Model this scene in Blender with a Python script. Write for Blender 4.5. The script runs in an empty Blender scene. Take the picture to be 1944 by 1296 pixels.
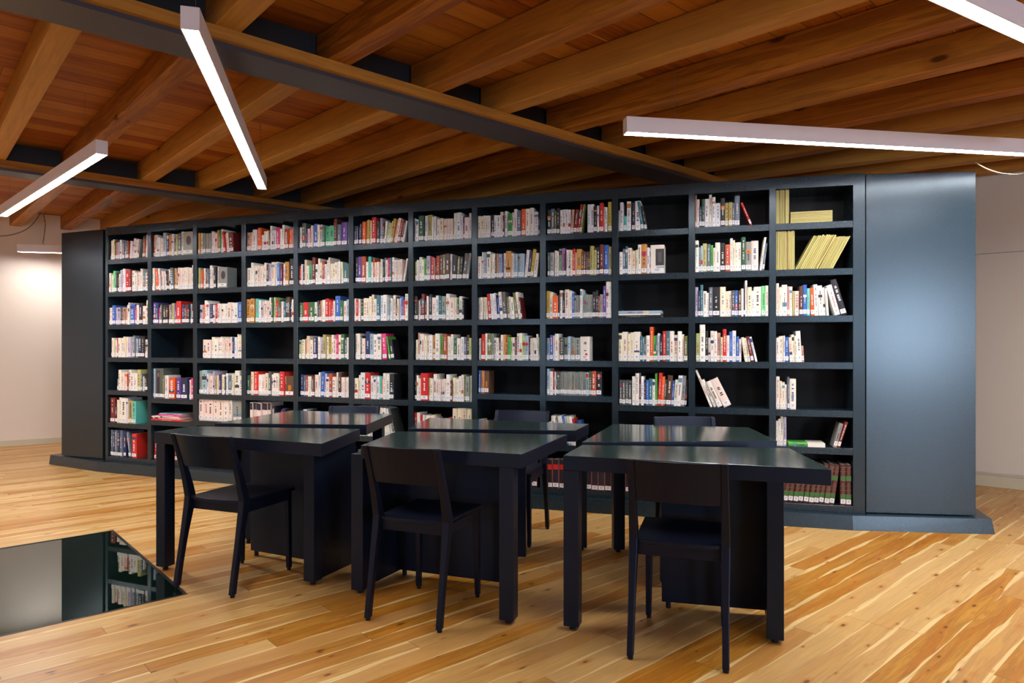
import bpy, bmesh, math, random, re
from mathutils import Vector, Matrix
random.seed(7)
R = math.radians
scene = bpy.context.scene
col = scene.collection

# ---------------------------------------------------------------- camera, world, exposure
F = 1300.0                 # focal length in pixels of the 1944 px wide frame
HZ = 656.0                 # horizon row
CX = 972.0
EYE = 1.22
cam_d = bpy.data.cameras.new('camera'); cam = bpy.data.objects.new('camera', cam_d); col.objects.link(cam)
cam.location = (0, 0, EYE); cam.rotation_euler = (R(90), 0, 0)
cam_d.sensor_width = 36; cam_d.lens = 36 * F / 1944; cam_d.shift_y = (HZ - 648) / 1944
cam_d.clip_start = 0.05
scene.camera = cam
w = bpy.data.worlds.new('world'); scene.world = w; w.use_nodes = True
w.node_tree.nodes['Background'].inputs[0].default_value = (0.62, 0.74, 1.0, 1)
w.node_tree.nodes['Background'].inputs[1].default_value = 0.6
scene.view_settings.view_transform = 'Standard'; scene.view_settings.look = 'None'
scene.view_settings.gamma = 1.0; scene.view_settings.use_curve_mapping = False
scene.view_settings.exposure = 1.4
LAMP = 38.0                # brightness of the pendant diffusers
DAY = 14.0                 # daylight through the windows behind the camera

# ---------------------------------------------------------------- measuring helpers
def at(px, py, z):
    """point at height z seen at picture pixel px, py (used to lay out the plan)"""
    y = F * (EYE - z) / (py - HZ)
    return Vector(((px - CX) / F * y, y, z))
def lin(c):
    return tuple(((v/255)/12.92 if v/255 <= .04045 else ((v/255+.055)/1.055)**2.4) for v in c)

# ---------------------------------------------------------------- materials
def nt(m): return m.node_tree
def mat(name, rgb, rough=.5, metal=0, spec=.5, tint=None, coat=0, coat_rough=.1, bump=0, bump_scale=60, var=0):
    m = bpy.data.materials.new(name); m.use_nodes = True; n = nt(m); b = n.nodes['Principled BSDF']
    b.inputs['Base Color'].default_value = (*lin(rgb), 1); b.inputs['Roughness'].default_value = rough
    b.inputs['Metallic'].default_value = metal; b.inputs['Specular IOR Level'].default_value = spec
    b.inputs['Coat Weight'].default_value = coat; b.inputs['Coat Roughness'].default_value = coat_rough
    if tint: b.inputs['Specular Tint'].default_value = (*tint, 1)
    tc = n.nodes.new('ShaderNodeTexCoord'); ns = n.nodes.new('ShaderNodeTexNoise')
    ns.inputs['Scale'].default_value = bump_scale; ns.inputs['Detail'].default_value = 4
    n.links.new(tc.outputs['Object'], ns.inputs['Vector'])
    mr = n.nodes.new('ShaderNodeMapRange')
    mr.inputs['To Min'].default_value = max(0, rough - .05); mr.inputs['To Max'].default_value = min(1, rough + .05)
    n.links.new(ns.outputs['Fac'], mr.inputs['Value']); n.links.new(mr.outputs[0], b.inputs['Roughness'])
    if var:
        mx = n.nodes.new('ShaderNodeMix'); mx.data_type = 'RGBA'
        mx.inputs['A'].default_value = (*[v*(1-var) for v in lin(rgb)], 1); mx.inputs['B'].default_value = (*[min(1, v*(1+var)) for v in lin(rgb)], 1)
        n2 = n.nodes.new('ShaderNodeTexNoise'); n2.inputs['Scale'].default_value = 1.7; n2.inputs['Detail'].default_value = 6
        n.links.new(tc.outputs['Object'], n2.inputs['Vector']); n.links.new(n2.outputs['Fac'], mx.inputs['Factor'])
        n.links.new(mx.outputs['Result'], b.inputs['Base Color'])
    if bump:
        bp = n.nodes.new('ShaderNodeBump'); bp.inputs['Strength'].default_value = bump; bp.inputs['Distance'].default_value = .002
        n.links.new(ns.outputs['Fac'], bp.inputs['Height']); n.links.new(bp.outputs[0], b.inputs['Normal'])
    return m

class NG:
    """small node-building helper"""
    def __init__(s, m): s.t = nt(m); s.n = s.t.nodes; s.l = s.t.links
    def put(s, sock, v):
        if hasattr(v, 'is_output'): s.l.new(v, sock)
        elif v is not None: sock.default_value = v
    def m(s, op, a, b=None, c=None, clamp=False):
        x = s.n.new('ShaderNodeMath'); x.operation = op; x.use_clamp = clamp
        for i, v in enumerate((a, b, c)):
            if v is not None: s.put(x.inputs[i], v)
        return x.outputs[0]
    def mix(s, f, a, b):
        x = s.n.new('ShaderNodeMix'); x.data_type = 'RGBA'
        s.put(x.inputs['Factor'], f); s.put(x.inputs['A'], a); s.put(x.inputs['B'], b); return x.outputs['Result']
    def xyz(s, x, y, z):
        c = s.n.new('ShaderNodeCombineXYZ'); s.put(c.inputs[0], x); s.put(c.inputs[1], y); s.put(c.inputs[2], z); return c.outputs[0]
    def noise(s, v, scale=1, detail=3, rough=.5, dist=0):
        x = s.n.new('ShaderNodeTexNoise'); s.put(x.inputs['Vector'], v); x.inputs['Scale'].default_value = scale
        x.inputs['Detail'].default_value = detail; x.inputs['Roughness'].default_value = rough; x.inputs['Distortion'].default_value = dist
        return x.outputs['Fac']
    def white(s, v):
        x = s.n.new('ShaderNodeTexWhiteNoise'); x.noise_dimensions = '3D'; s.put(x.inputs['Vector'], v); return x.outputs['Value']
    def step(s, v, lo, hi):
        x = s.n.new('ShaderNodeMapRange'); x.interpolation_type = 'SMOOTHSTEP'; s.put(x.inputs['Value'], v)
        s.put(x.inputs['From Min'], lo); s.put(x.inputs['From Max'], hi); return x.outputs[0]

def wood(name, heart, mid, pale, dark, plank=None, length=2.4, pale_amt=.3, knots=1.0, rough=.4, spec=.5, kd=2.8, gap=.012, coat=0, ring=1.0):
    """larch boards: grain, pale sapwood streaks along board edges, knots; boards run along the object's x axis"""
    m = bpy.data.materials.new(name); m.use_nodes = True; g = NG(m); b = g.n['Principled BSDF']
    tc = g.n.new('ShaderNodeTexCoord'); sp = g.n.new('ShaderNodeSeparateXYZ'); g.l.new(tc.outputs['Object'], sp.inputs[0])
    X, Y, Z = sp.outputs
    if plank:
        row = g.m('FLOOR', g.m('DIVIDE', Y, plank))
        v = g.m('FRACT', g.m('DIVIDE', Y, plank))
        off = g.m('MULTIPLY', g.white(g.xyz(row, 3.1, 0)), length)
        u = g.m('DIVIDE', g.m('ADD', X, off), length)
        cell = g.m('FLOOR', u); uf = g.m('FRACT', u)
        idv = g.xyz(row, cell, 5)
        rnd = g.white(idv); rnd2 = g.white(g.xyz(cell, row, 9))
        seed = g.m('MULTIPLY', rnd, 37)
        gap_v = g.m('MAXIMUM', g.m('LESS_THAN', v, gap), g.m('LESS_THAN', uf, .0012))
    else:
        oi = g.n.new('ShaderNodeObjectInfo'); rnd = oi.outputs['Random']; rnd2 = g.white(g.xyz(rnd, 1, 2)); seed = g.m('MULTIPLY', rnd, 61)
        v = None
    # long grain
    P = g.xyz(g.m('ADD', g.m('MULTIPLY', X, .9), seed), g.m('MULTIPLY', Y, 14), g.m('MULTIPLY', Z, 14))
    n1 = g.noise(P, 1.6, 5, .55, .6)
    P2 = g.xyz(g.m('ADD', g.m('MULTIPLY', X, 2.2), seed), g.m('MULTIPLY', Y, 60), g.m('MULTIPLY', Z, 60))
    n2 = g.noise(P2, 1.5, 3, .6)
    rings = g.m('SINE', g.m('MULTIPLY', n1, 46 * ring)); rings = g.m('MULTIPLY_ADD', rings, .5, .5)
    base = g.mix(g.step(n1, .3, .7), (*heart, 1), (*mid, 1))
    base = g.mix(g.m('MULTIPLY', rings, .36), base, (*dark, 1))
    tone = g.step(rnd, 0, 1)
    base = g.mix(g.m('MULTIPLY', tone, .5), base, (*pale, 1))
    base = g.mix(g.m('MULTIPLY', g.step(rnd2, .7, 1), .45), base, (*heart, 1))
    base = g.mix(g.m('MULTIPLY', g.step(n2, .45, .75), .16), base, (*dark, 1))
    if v is not None:
        wob = g.noise(g.xyz(g.m('ADD', g.m('MULTIPLY', X, 1.1), seed), g.m('MULTIPLY', row, 3.7), 0), 1.3, 2, .5)
        lim = g.m('MULTIPLY', g.m('SUBTRACT', wob, .42), pale_amt * 4)
        sap = g.step(g.m('SUBTRACT', lim, v), 0, .05)
        wob2 = g.noise(g.xyz(g.m('ADD', g.m('MULTIPLY', X, 1.0), g.m('MULTIPLY', seed, 2)), g.m('MULTIPLY', row, 1.9), 4), 1.3, 2, .5)
        lim2 = g.m('MULTIPLY', g.m('SUBTRACT', wob2, .47), pale_amt * 4)
        sap2 = g.step(g.m('SUBTRACT', lim2, g.m('SUBTRACT', 1, v)), 0, .05)
        base = g.mix(g.m('MULTIPLY', g.m('MAXIMUM', sap, sap2), .85), base, (*pale, 1))
    # knots
    vo = g.n.new('ShaderNodeTexVoronoi'); vo.inputs['Scale'].default_value = 1
    g.l.new(g.xyz(g.m('ADD', g.m('MULTIPLY', X, kd), seed), g.m('MULTIPLY', Y, kd*2.4), g.m('MULTIPLY', Z, kd*2.4)), vo.inputs['Vector'])
    sepc = g.n.new('ShaderNodeSeparateColor'); g.l.new(vo.outputs['Color'], sepc.inputs[0])
    on = g.m('LESS_THAN', sepc.outputs[0], .45 * knots)
    rr = g.m('MULTIPLY_ADD', sepc.outputs[1], .11, .07)
    k1 = g.m('SUBTRACT', 1, g.step(g.m('DIVIDE', vo.outputs['Distance'], rr), .5, 1.05))
    k2 = g.m('SUBTRACT', 1, g.step(g.m('DIVIDE', vo.outputs['Distance'], rr), .9, 2.6))
    base = g.mix(g.m('MULTIPLY', g.m('MULTIPLY', k2, on), .5), base, (*heart, 1))
    base = g.mix(g.m('MULTIPLY', g.m('MULTIPLY', k1, on), .8), base, (*[c*.35 for c in dark], 1))
    if plank: base = g.mix(g.m('MULTIPLY', gap_v, .75), base, (*[c*.25 for c in dark], 1))
    g.l.new(base, b.inputs['Base Color'])
    b.inputs['Roughness'].default_value = rough; b.inputs['Specular IOR Level'].default_value = spec
    g.put(b.inputs['Roughness'], g.m('MULTIPLY_ADD', n2, .16, rough - .08))
    b.inputs['Coat Weight'].default_value = coat; b.inputs['Coat Roughness'].default_value = .18
    bp = g.n.new('ShaderNodeBump'); bp.inputs['Strength'].default_value = .25; bp.inputs['Distance'].default_value = .001
    hgt = n2
    if plank: hgt = g.m('SUBTRACT', n2, g.m('MULTIPLY', gap_v, 2))
    g.l.new(hgt, bp.inputs['Height']); g.l.new(bp.outputs[0], b.inputs['Normal'])
    return m

def emitter(name, rgb, strength):
    m = bpy.data.materials.new(name); m.use_nodes = True; n = nt(m); b = n.nodes['Principled BSDF']
    b.inputs['Base Color'].default_value = (.8, .8, .8, 1)
    b.inputs['Emission Color'].default_value = (*rgb, 1); b.inputs['Emission Strength'].default_value = strength
    return m

M = {}
M['floor'] = wood('larch_floor_boards', lin((178, 108, 22)), lin((198, 142, 50)), lin((232, 202, 140)), lin((120, 68, 16)), plank=.1, length=1.9, pale_amt=.24, knots=1.5, rough=.34, spec=.5, kd=6.5)
M['deck'] = wood('larch_ceiling_boards', lin((144, 68, 8)), lin((176, 98, 18)), lin((212, 148, 56)), lin((78, 32, 6)), plank=.16, length=3.1, pale_amt=.10, knots=.5, rough=.6, spec=.2, gap=.04)
M['joist'] = wood('larch_beams', lin((146, 78, 10)), lin((182, 116, 30)), lin((222, 172, 84)), lin((76, 36, 6)), plank=None, knots=.35, rough=.55, spec=.25, ring=.7)
M['cabinet'] = mat('slate_blue_lacquer', (27, 40, 49), rough=.27, spec=.75, tint=(.74, .89, 1.0), bump=.05, bump_scale=350, var=.06)
M['cabinet_in'] = mat('dark_shelf_lining', (7, 9, 16), rough=.6, spec=.3)  # near-black tone stands in for the shade inside bays and gaps
M['steel'] = mat('dark_painted_steel', (66, 66, 78), rough=.42, spec=.45, var=.08)
M['steel_dark'] = mat('dark_steel_web', (34, 38, 46), rough=.5, spec=.4)
M['table'] = mat('dark_green_grey_linoleum', (40, 54, 52), rough=.14, spec=1.0, tint=(.78, 1.0, .96), bump=0, var=.05)
M['table_base'] = mat('black_blue_lacquered_wood', (17, 22, 38), rough=.4, spec=.4, tint=(.6, .75, 1.0), var=.08)
M['chair'] = mat('black_stained_ash', (11, 15, 32), rough=.42, spec=.35, tint=(.65, .75, 1.0), var=.15)
M['rubber'] = mat('black_rubber', (10, 10, 12), rough=.8)
M['wall'] = mat('white_plaster', (232, 218, 206), rough=.85, spec=.2, bump=.25, bump_scale=24, var=.03)
M['wall_panel'] = mat('cream_wall_panel', (218, 208, 196), rough=.75, spec=.25, bump=.15, bump_scale=40, var=.02)
M['baseboard'] = mat('painted_cream_baseboard', (206, 196, 170), rough=.5)
M['alu'] = mat('satin_aluminium_lilac_white', (244, 238, 248), rough=.4, metal=.0, spec=.5)
M['wire'] = mat('thin_steel_wire', (120, 120, 118), rough=.4, metal=.6)
M['cord'] = mat('grey_plastic_cord', (120, 104, 84), rough=.6)
M['glow'] = emitter('lamp_diffuser_light', (1.0, .975, .945), LAMP)
M['frame'] = mat('dark_steel_frame', (30, 34, 34), rough=.35, metal=.5)
M['void'] = mat('dark_void_below', (16, 24, 22), rough=.9)
gm = bpy.data.materials.new('green_floor_glass'); gm.use_nodes = True; gb = nt(gm).nodes['Principled BSDF']
gb.inputs['Base Color'].default_value = (.008, .022, .017, 1); gb.inputs['Transmission Weight'].default_value = .6
gb.inputs['Roughness'].default_value = .015; gb.inputs['IOR'].default_value = 1.72
gb.inputs['Coat Weight'].default_value = .0; gb.inputs['Coat Roughness'].default_value = .01; gb.inputs['Coat IOR'].default_value = 1.6; gb.inputs['Specular Tint'].default_value = (.66, .95, .8, 1)
M['glass'] = gm
pg = bpy.data.materials.new('window_glass'); pg.use_nodes = True

_n = nt(pg); _tr = _n.nodes.new('ShaderNodeBsdfTransparent'); _gl = _n.nodes.new('ShaderNodeBsdfGlossy'); _gl.inputs['Roughness'].default_value = .02
_mx = _n.nodes.new('ShaderNodeMixShader'); _mx.inputs[0].default_value = .08; _n.links.new(_tr.outputs[0], _mx.inputs[1]); _n.links.new(_gl.outputs[0], _mx.inputs[2])
_n.links.new(_mx.outputs[0], _n.nodes['Material Output'].inputs['Surface'])
M['pane'] = pg
# book print: colour comes from what is printed on each cover
bk = bpy.data.materials.new('printed_book_covers'); bk.use_nodes = True; g = NG(bk); b = g.n['Principled BSDF']
ca = g.n.new('ShaderNodeVertexColor'); ca.layer_name = 'Print'
tc = g.n.new('ShaderNodeTexCoord'); nn = g.noise(tc.outputs['Object'], 90, 3)
g.l.new(g.mix(g.m('MULTIPLY', nn, .12), ca.outputs['Color'], (.25, .22, .2, 1)), b.inputs['Base Color'])
b.inputs['Roughness'].default_value = .42; b.inputs['Specular IOR Level'].default_value = .4
M['book'] = bk

# ---------------------------------------------------------------- mesh helpers
def tag(o, label=None, cat=None, group=None, kind=None):
    if label: o['label'] = label
    if cat: o['category'] = cat
    if group: o['group'] = group
    if kind: o['kind'] = kind
    return o
def link(o, parent=None):
    col.objects.link(o)
    if parent: o.parent = parent
    return o
def empty(name, loc=(0, 0, 0), rz=0):
    o = bpy.data.objects.new(name, None); o.empty_display_size = .1; o.location = loc; o.rotation_euler = (0, 0, rz); return link(o)
class MB:
    def __init__(s): s.bm = bmesh.new()
    def prism(s, pts, z0, z1):
        """pts: xy polygon counter-clockwise"""
        a = [s.bm.verts.new((p[0], p[1], z0)) for p in pts]; b_ = [s.bm.verts.new((p[0], p[1], z1)) for p in pts]
        s.bm.faces.new(list(reversed(a))); s.bm.faces.new(b_); n = len(pts)
        for i in range(n): s.bm.faces.new((a[i], a[(i+1) % n], b_[(i+1) % n], b_[i]))
        return s
    def box(s, x0, x1, y0, y1, z0, z1):
        return s.prism([(x0, y0), (x1, y0), (x1, y1), (x0, y1)], z0, z1)
    def loft(s, rings, cap=True):
        vs = [[s.bm.verts.new(p) for p in r] for r in rings]; n = len(vs[0])
        for a, b_ in zip(vs, vs[1:]):
            for i in range(n): s.bm.faces.new((a[i], a[(i+1) % n], b_[(i+1) % n], b_[i]))
        if cap: s.bm.faces.new(list(reversed(vs[0]))); s.bm.faces.new(vs[-1])
        return s
    def tube(s, pts, r, seg=8):
        pts = [Vector(p) for p in pts]; rings = []
        for i, p in enumerate(pts):
            d = (pts[min(i+1, len(pts)-1)] - pts[max(i-1, 0)]).normalized()
            a = d.orthogonal().normalized() if abs(d.z) < .9 else Vector((1, 0, 0)); a = (a - d*a.dot(d)).normalized(); c = d.cross(a)
            rings.append([p + a*math.cos(t*2*math.pi/seg)*r + c*math.sin(t*2*math.pi/seg)*r for t in range(seg)])
        return s.loft(rings)
    def build(s, name, m, parent=None, bevel=0, seg=2, smooth=False, loc=None, rz=None):
        bmesh.ops.recalc_face_normals(s.bm, faces=s.bm.faces)
        me = bpy.data.meshes.new(name); s.bm.to_mesh(me); s.bm.free()
        o = bpy.data.objects.new(name, me); me.materials.append(m)
        if loc is not None: o.location = loc
        if rz is not None: o.rotation_euler = (0, 0, rz)
        link(o, parent)
        if smooth:
            for p in me.polygons: p.use_smooth = True
        if bevel:
            mo = o.modifiers.new('bevel', 'BEVEL'); mo.width = bevel; mo.segments = seg; mo.limit_method = 'ANGLE'; mo.angle_limit = R(40)
        return o

# ---------------------------------------------------------------- room shell
BA = math.atan2(.667, .745)              # direction of the steel beams, ceiling boards and floor boards
bd = Vector((math.cos(BA), math.sin(BA))); bn = Vector((-bd.y, bd.x))
# floor: four strips around the glass opening, in the boards' own frame
def loc2(p): v = Vector((p[0], p[1])); return v.dot(bd), v.dot(bn)
g0 = Vector((-2.639, 4.531)); g1 = Vector((-1.593, 3.365))
gx1 = (loc2(g0)[0] + loc2(g1)[0]) / 2; gy0 = loc2(g1)[1]; gy1 = loc2(g0)[1]; gx0 = gx1 - 3.0
fl = MB()
B_ = 22
fl.box(-B_, gx0, -B_, B_, -.04, 0); fl.box(gx1, B_, -B_, B_, -.04, 0); fl.box(gx0, gx1, -B_, gy0, -.04, 0); fl.box(gx0, gx1, gy1, B_, -.04, 0)
tag(fl.build('floor', M['floor'], rz=BA), kind='structure')
# glass panel let into the floor
gp = empty('glass_floor_panel', (bd*((gx0+gx1)/2) + bn*((gy0+gy1)/2)).to_3d(), BA)
tag(gp, 'dark green reflecting glass panel let into the wooden floor', 'floor panel')
hx, hy = (gx1-gx0)/2, (gy1-gy0)/2
MB().box(-hx+.016, hx-.016, -hy+.016, hy-.016, -.022, -.001).build('glass', M['glass'], gp)
fr = MB(); t = .015
fr.box(-hx, hx, -hy, -hy+t, -.03, .001); fr.box(-hx, hx, hy-t, hy, -.03, .001); fr.box(-hx, -hx+t, -hy+t, hy-t, -.03, .001); fr.box(hx-t, hx, -hy+t, hy-t, -.03, .001)
fr.build('frame', M['frame'], gp)
vd = MB(); d_ = 1.1
vd.box(-hx-.02, hx+.02, -hy-.02, hy+.02, -d_-.02, -d_); vd.box(-hx-.03, -hx-.01, -hy, hy, -d_, -.041); vd.box(hx+.01, hx+.03, -hy, hy, -d_, -.041)
vd.box(-hx-.03, hx+.03, -hy-.03, -hy-.01, -d_, -.041); vd.box(-hx-.03, hx+.03, hy+.01, hy+.03, -d_, -.041)
vd.build('shaft', M['void'], gp)
# walls
DECK = 2.85
wl0, wl1 = Vector((-6.19, 8.28)), Vector((-5.26, 8.88)); wld = (wl1-wl0).normalized()
wr0, wr1 = Vector((4.1, 6.03)), Vector((4.344, 5.81)); wrd = (wr1-wr0).normalized()
def isect(p, d, q, e):
    k = ((q-p).x*e.y - (q-p).y*e.x) / (d.x*e.y - d.y*e.x); return p + d*k
CO = isect(wl0, wld, wr0, wrd)
LB = wl0 - wld*4.6; RB = wr0 + wrd*9.5
BR_ = Vector((6.5, -6.0)); BL_ = Vector((-9.2, -5.0))
def wall_frame(a, b):
    d = (b-a); return d.length, math.atan2(d.y, d.x)
def wall(name, a, b, m, thick=.2, z0=0, z1=DECK+.25, inside_left=True, holes=()):
    """wall box from a to b; room lies on its right-hand side (negative local y)"""
    L, an = wall_frame(a, b); mb = MB()
    xs = [0] + [v for h in holes for v in (h[0], h[1])] + [L]
    for i in range(0, len(xs), 2): mb.box(xs[i], xs[i+1], 0, thick, z0, z1)
    for h in holes: mb.box(h[0], h[1], 0, thick, z0, h[2]); mb.box(h[0], h[1], 0, thick, h[3], z1)
    return tag(mb.build(name, m, loc=(a.x, a.y, 0), rz=an), kind='structure')
wall('wall_left', LB, CO, M['wall'])
wall('wall_right', CO, RB, M['wall'])
wall('wall_east', RB, BR_, M['wall'])
LBk, anb = wall_frame(BR_, BL_)
holes = [(.25, 1.6, .8, 2.2), (4.0, 5.6, .9, 2.3), (12.2, 13.8, .9, 2.3)]
wall('wall_back', BR_, BL_, M['wall'], holes=holes)
wall('wall_west', BL_, LB, M['wall'])
for i, h in enumerate(holes):
    wn = empty('window_%d' % (i+1), (BR_.x, BR_.y, 0), anb); tag(wn, kind='structure')
    f_ = MB(); q = .05
    for (x0, x1, z0, z1) in ((h[0], h[0]+q, h[2], h[3]), (h[1]-q, h[1], h[2], h[3]), (h[0]+q, h[1]-q, h[2], h[2]+q), (h[0]+q, h[1]-q, h[3]-q, h[3]), ((h[0]+h[1])/2-q/2, (h[0]+h[1])/2+q/2, h[2]+q, h[3]-q)):
        f_.box(x0, x1, .06, .12, z0, z1)
    tag(f_.build('window_frame', M['frame'], wn), kind='structure')
    tag(MB().box(h[0]+q, h[1]-q, .085, .095, h[2]+q, h[3]-q).build('window_pane', M['pane'], wn), kind='structure')
    ld = bpy.data.lights.new('daylight', 'AREA'); ld.shape = 'RECTANGLE'; ld.size = h[1]-h[0]; ld.size_y = h[3]-h[2]; ld.energy = DAY*(6 if i == 0 else 1)*(h[1]-h[0])*(h[3]-h[2]); ld.color = (.72, .84, 1.0)
    lo = bpy.data.objects.new('daylight', ld); col.objects.link(lo)
    dv = (BL_-BR_).normalized(); nv = Vector((-dv.y, dv.x)); p = BR_ + dv*(h[0]+h[1])/2 + nv*.45
    lo.location = (p.x, p.y, (h[2]+h[3])/2)
    lo.rotation_euler = (R(90), 0, anb + math.pi)
    dirv = (Vector((-nv.x, -nv.y, 0)))
    lo.rotation_euler = dirv.to_track_quat('-Z', 'Z').to_euler()
# baseboards
def strip(name, a, b, z0, z1, th, m, off=0, kind='structure'):
    L, an = wall_frame(a, b)
    return tag(MB().box(0, L, -th-off, -off, z0, z1).build(name, m, loc=(a.x, a.y, 0), rz=an), kind=kind)
strip('baseboard_left', wl0 - wld*4.5, CO, 0, .07, .016, M['baseboard'])
strip('baseboard_right', CO, wr0 + wrd*7, 0, .095, .035, M['baseboard'])
strip('trim_1', CO + wrd*.1, wr0 + wrd*7, .12, 2.013, .03, M['wall_panel'])
strip('trim_2', CO + wrd*.1, wr0 + wrd*7, 2.023, 2.72, .03, M['wall_panel'])
# ceiling boards
tag(MB().box(-B_, B_, -B_, B_, DECK, DECK+.03).build('ceiling', M['deck'], rz=BA), kind='structure')

# ---------------------------------------------------------------- steel beams and wooden joists
JB = 2.68   # underside of joists
def steel_beam(p_ledger, width=.24, L0=-9, L1=9, name='steel_beam'):
    """p_ledger: a point on the near lower edge of the joists' bearing strip"""
    e = empty(name, (p_ledger.x, p_ledger.y, 0), BA); tag(e, kind='structure')
    fz = JB - .055
    # local: x along the beam, y away from the camera
    tag(MB().box(L0, L1, .035, .035+width, fz-.022, fz).build('beam_flange', M['steel'], e), kind='structure')
    tag(MB().box(L0, L1, .035+width/2-.008, .035+width/2+.008, fz, DECK).build('beam_web', M['steel_dark'], e), kind='structure')
    tag(MB().box(L0, L1, 0, .035+width/2-.012, fz, JB).build('beam_ledger_near', M['joist'], e, bevel=.002), kind='structure')
    tag(MB().box(L0, L1, .035+width/2+.012, .035+width-.005, fz, JB).build('beam_ledger_far', M['joist'], e, bevel=.002), kind='structure')
    return e
def beam_line(pa, pb):
    a, b = at(pa[0], pa[1], JB), at(pb[0], pb[1], JB); return (a.xy + b.xy)/2
S1 = beam_line((486, 62), (1375, 342.5)); S2 = beam_line((0, 302.5), (634, 394))
steel_beam(S1, .25); steel_beam(S2, .22)
def joist(p1, p2, s0, s1, wdt=.12, side=1):
    """p1, p2: picture pixels on the far lower edge of the joist's underside; cut between lines s0 and s1 (offset along bn)"""
    a, b = at(p1[0], p1[1], JB).xy, at(p2[0], p2[1], JB).xy
    d = (b-a).normalized()
    if d.dot(bn) < 0: d = -d
    def cut(s): return a + d*((s - a.dot(bn))/d.dot(bn))
    q0, q1 = cut(s0), cut(s1)
    L = (q1-q0).length
    o = MB().box(0, L, 0, wdt, JB, DECK-.001).build('ceiling_beam', M['joist'], loc=(q0.x, q0.y, 0), rz=math.atan2(d.y, d.x), bevel=.006, seg=1)
    return tag(o, kind='structure')
o1 = S1.dot(bn); o2 = S2.dot(bn)
near = [((683.5,115),(888.5,0)), ((851,172.5),(1067,85)), ((984.5,211),(1458,62.5)), ((1097,250),(1833,52.5)), ((1262,266),(1944,107.5)),
        ((1282,305),(1944,178)), ((1330,330),(1944,227)), ((1440,339),(1770,297)), ((1690,331),(1900,305)), ((1854.7,335),(1944,323.7))]
for p, q in near: joist(p, q, -11, o1 + .15)
mid = [((160,54),(14,300)), ((350,155),(212,274)), ((425,262.5),(297.5,343.75)), ((501,322),(410,358.7)), ((878,250),(521,374)),
       ((821,325),(616,386)), ((1092,304),(751,386)), ((1176,326),(967,371)), ((1248,347.5),(1183,354.7))]
for p, q in mid: joist(p, q, o1 + .17, o2 + .14)
far = [((107,375),(40,431)), ((240,370),(136,437.5)), ((335,382.5),(247.5,425)), ((457.5,396),(385,415))]
fe = []
for p, q in far: fe.append(joist(p, q, o2 + .15, o2 + 8))
# repeats that carry on outside the picture
def joist_plan(p, s0, s1):
    q0 = p + bn*(s0 - p.dot(bn)); L = s1-s0
    tag(MB().box(0, L, 0, .12, JB, DECK-.001).build('ceiling_beam', M['joist'], loc=(q0.x, q0.y, 0), rz=math.atan2(bn.y, bn.x), bevel=.006, seg=1), kind='structure')
for k in range(1, 9):
    joist_plan(Vector((-1.97, 3.15)) - bd*.55*k, o1 + .17, o2 + .14)
    joist_plan(Vector((-.78, 3.5)) - bd*.56*k, -11, o1 + .15)
    if k < 6: joist_plan(Vector((-6.05, 8.43)) - bd*.55*k, o2 + .15, o2 + 4)
    if k < 5: joist_plan(Vector((-2.9, 7.3)) + bd*.55*k, o2 + .15, o2 + 4)
    if k < 4: joist_plan(at(1248, 347.5, JB).xy + bd*.55*k, o1 + .17, o2 + .14)
    if k < 7: joist_plan(at(1854.7, 335, JB).xy + bd*.56*k, -11, o1 + .15)

# ---------------------------------------------------------------- bookcase
PX = [202.2, 283.3, 369.7, 462, 561, 666.2, 779.5, 900.6, 1030.3, 1167.6, 1313.2, 1466.7, 1631]
TOP = 1.154 + EYE
cf = None
meas = [(205.8,430,492.8,554.7),(283.4,424.5,489,551.8),(369.8,418,483.6,548.3),(462,408.5,477.5,544.7),(561,402.7,471.3,541.5),(666,392.5,464,537.5),(779.5,383.5,458.7,534),(900.6,375,452.5,530),(1030.4,367,446.2,526.3),(1167.6,354.8,440,522),(1313,344,432.5,517),(1467,336.5,425,512.5),(1621,330.3,420,510)]
pts = []
for x, t_, a, b in meas:
    s = ((HZ-t_)+(HZ-a)+(HZ-b))/(1.154+.841+.523); z = F/s; pts.append(((x-CX)/F*z, z))
# least squares quadratic through the measured points
def quad(pts):
    n = len(pts); S = [sum(p[0]**k for p in pts) for k in range(5)]; T = [sum(p[1]*p[0]**k for p in pts) for k in range(3)]
    A = [[S[0], S[1], S[2], T[0]], [S[1], S[2], S[3], T[1]], [S[2], S[3], S[4], T[2]]]
    for i in range(3):
        for j in range(3):
            if i != j:
                k = A[j][i]/A[i][i]; A[j] = [u - k*v for u, v in zip(A[j], A[i])]
    return [A[i][3]/A[i][i] for i in range(3)]
q0, q1, q2 = quad(pts)
def on_curve(px):
    k = (px-CX)/F; z = 5.3
    for _ in range(60): z = q0 + q1*k*z + q2*(k*z)**2
    return Vector((k*z, z))
POST = [on_curve(x) for x in PX]
for i_, p in enumerate(POST): print('post', i_, [round(v, 3) for v in p])
CASE_D = .33; PT = .045; BT = .045
bc = empty('bookcase', (POST[6].x, POST[6].y, 0)); tag(bc, 'long curved slate blue bookcase with twelve bays and plain end panels', 'bookcase')
off = Vector((POST[6].x, POST[6].y))
def rel(p): return Vector(p) - off
BAY = []
for i in range(12):
    a, b = POST[i], POST[i+1]; d = b-a; L = d.length; an = math.atan2(d.y, d.x); BAY.append((a, d.normalized(), L, an))
def pdir(i):
    d = Vector((0, 0))
    if i > 0: d += BAY[i-1][1]
    if i < 12: d += BAY[i][1]
    return d.normalized()
BOT = .14
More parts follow.
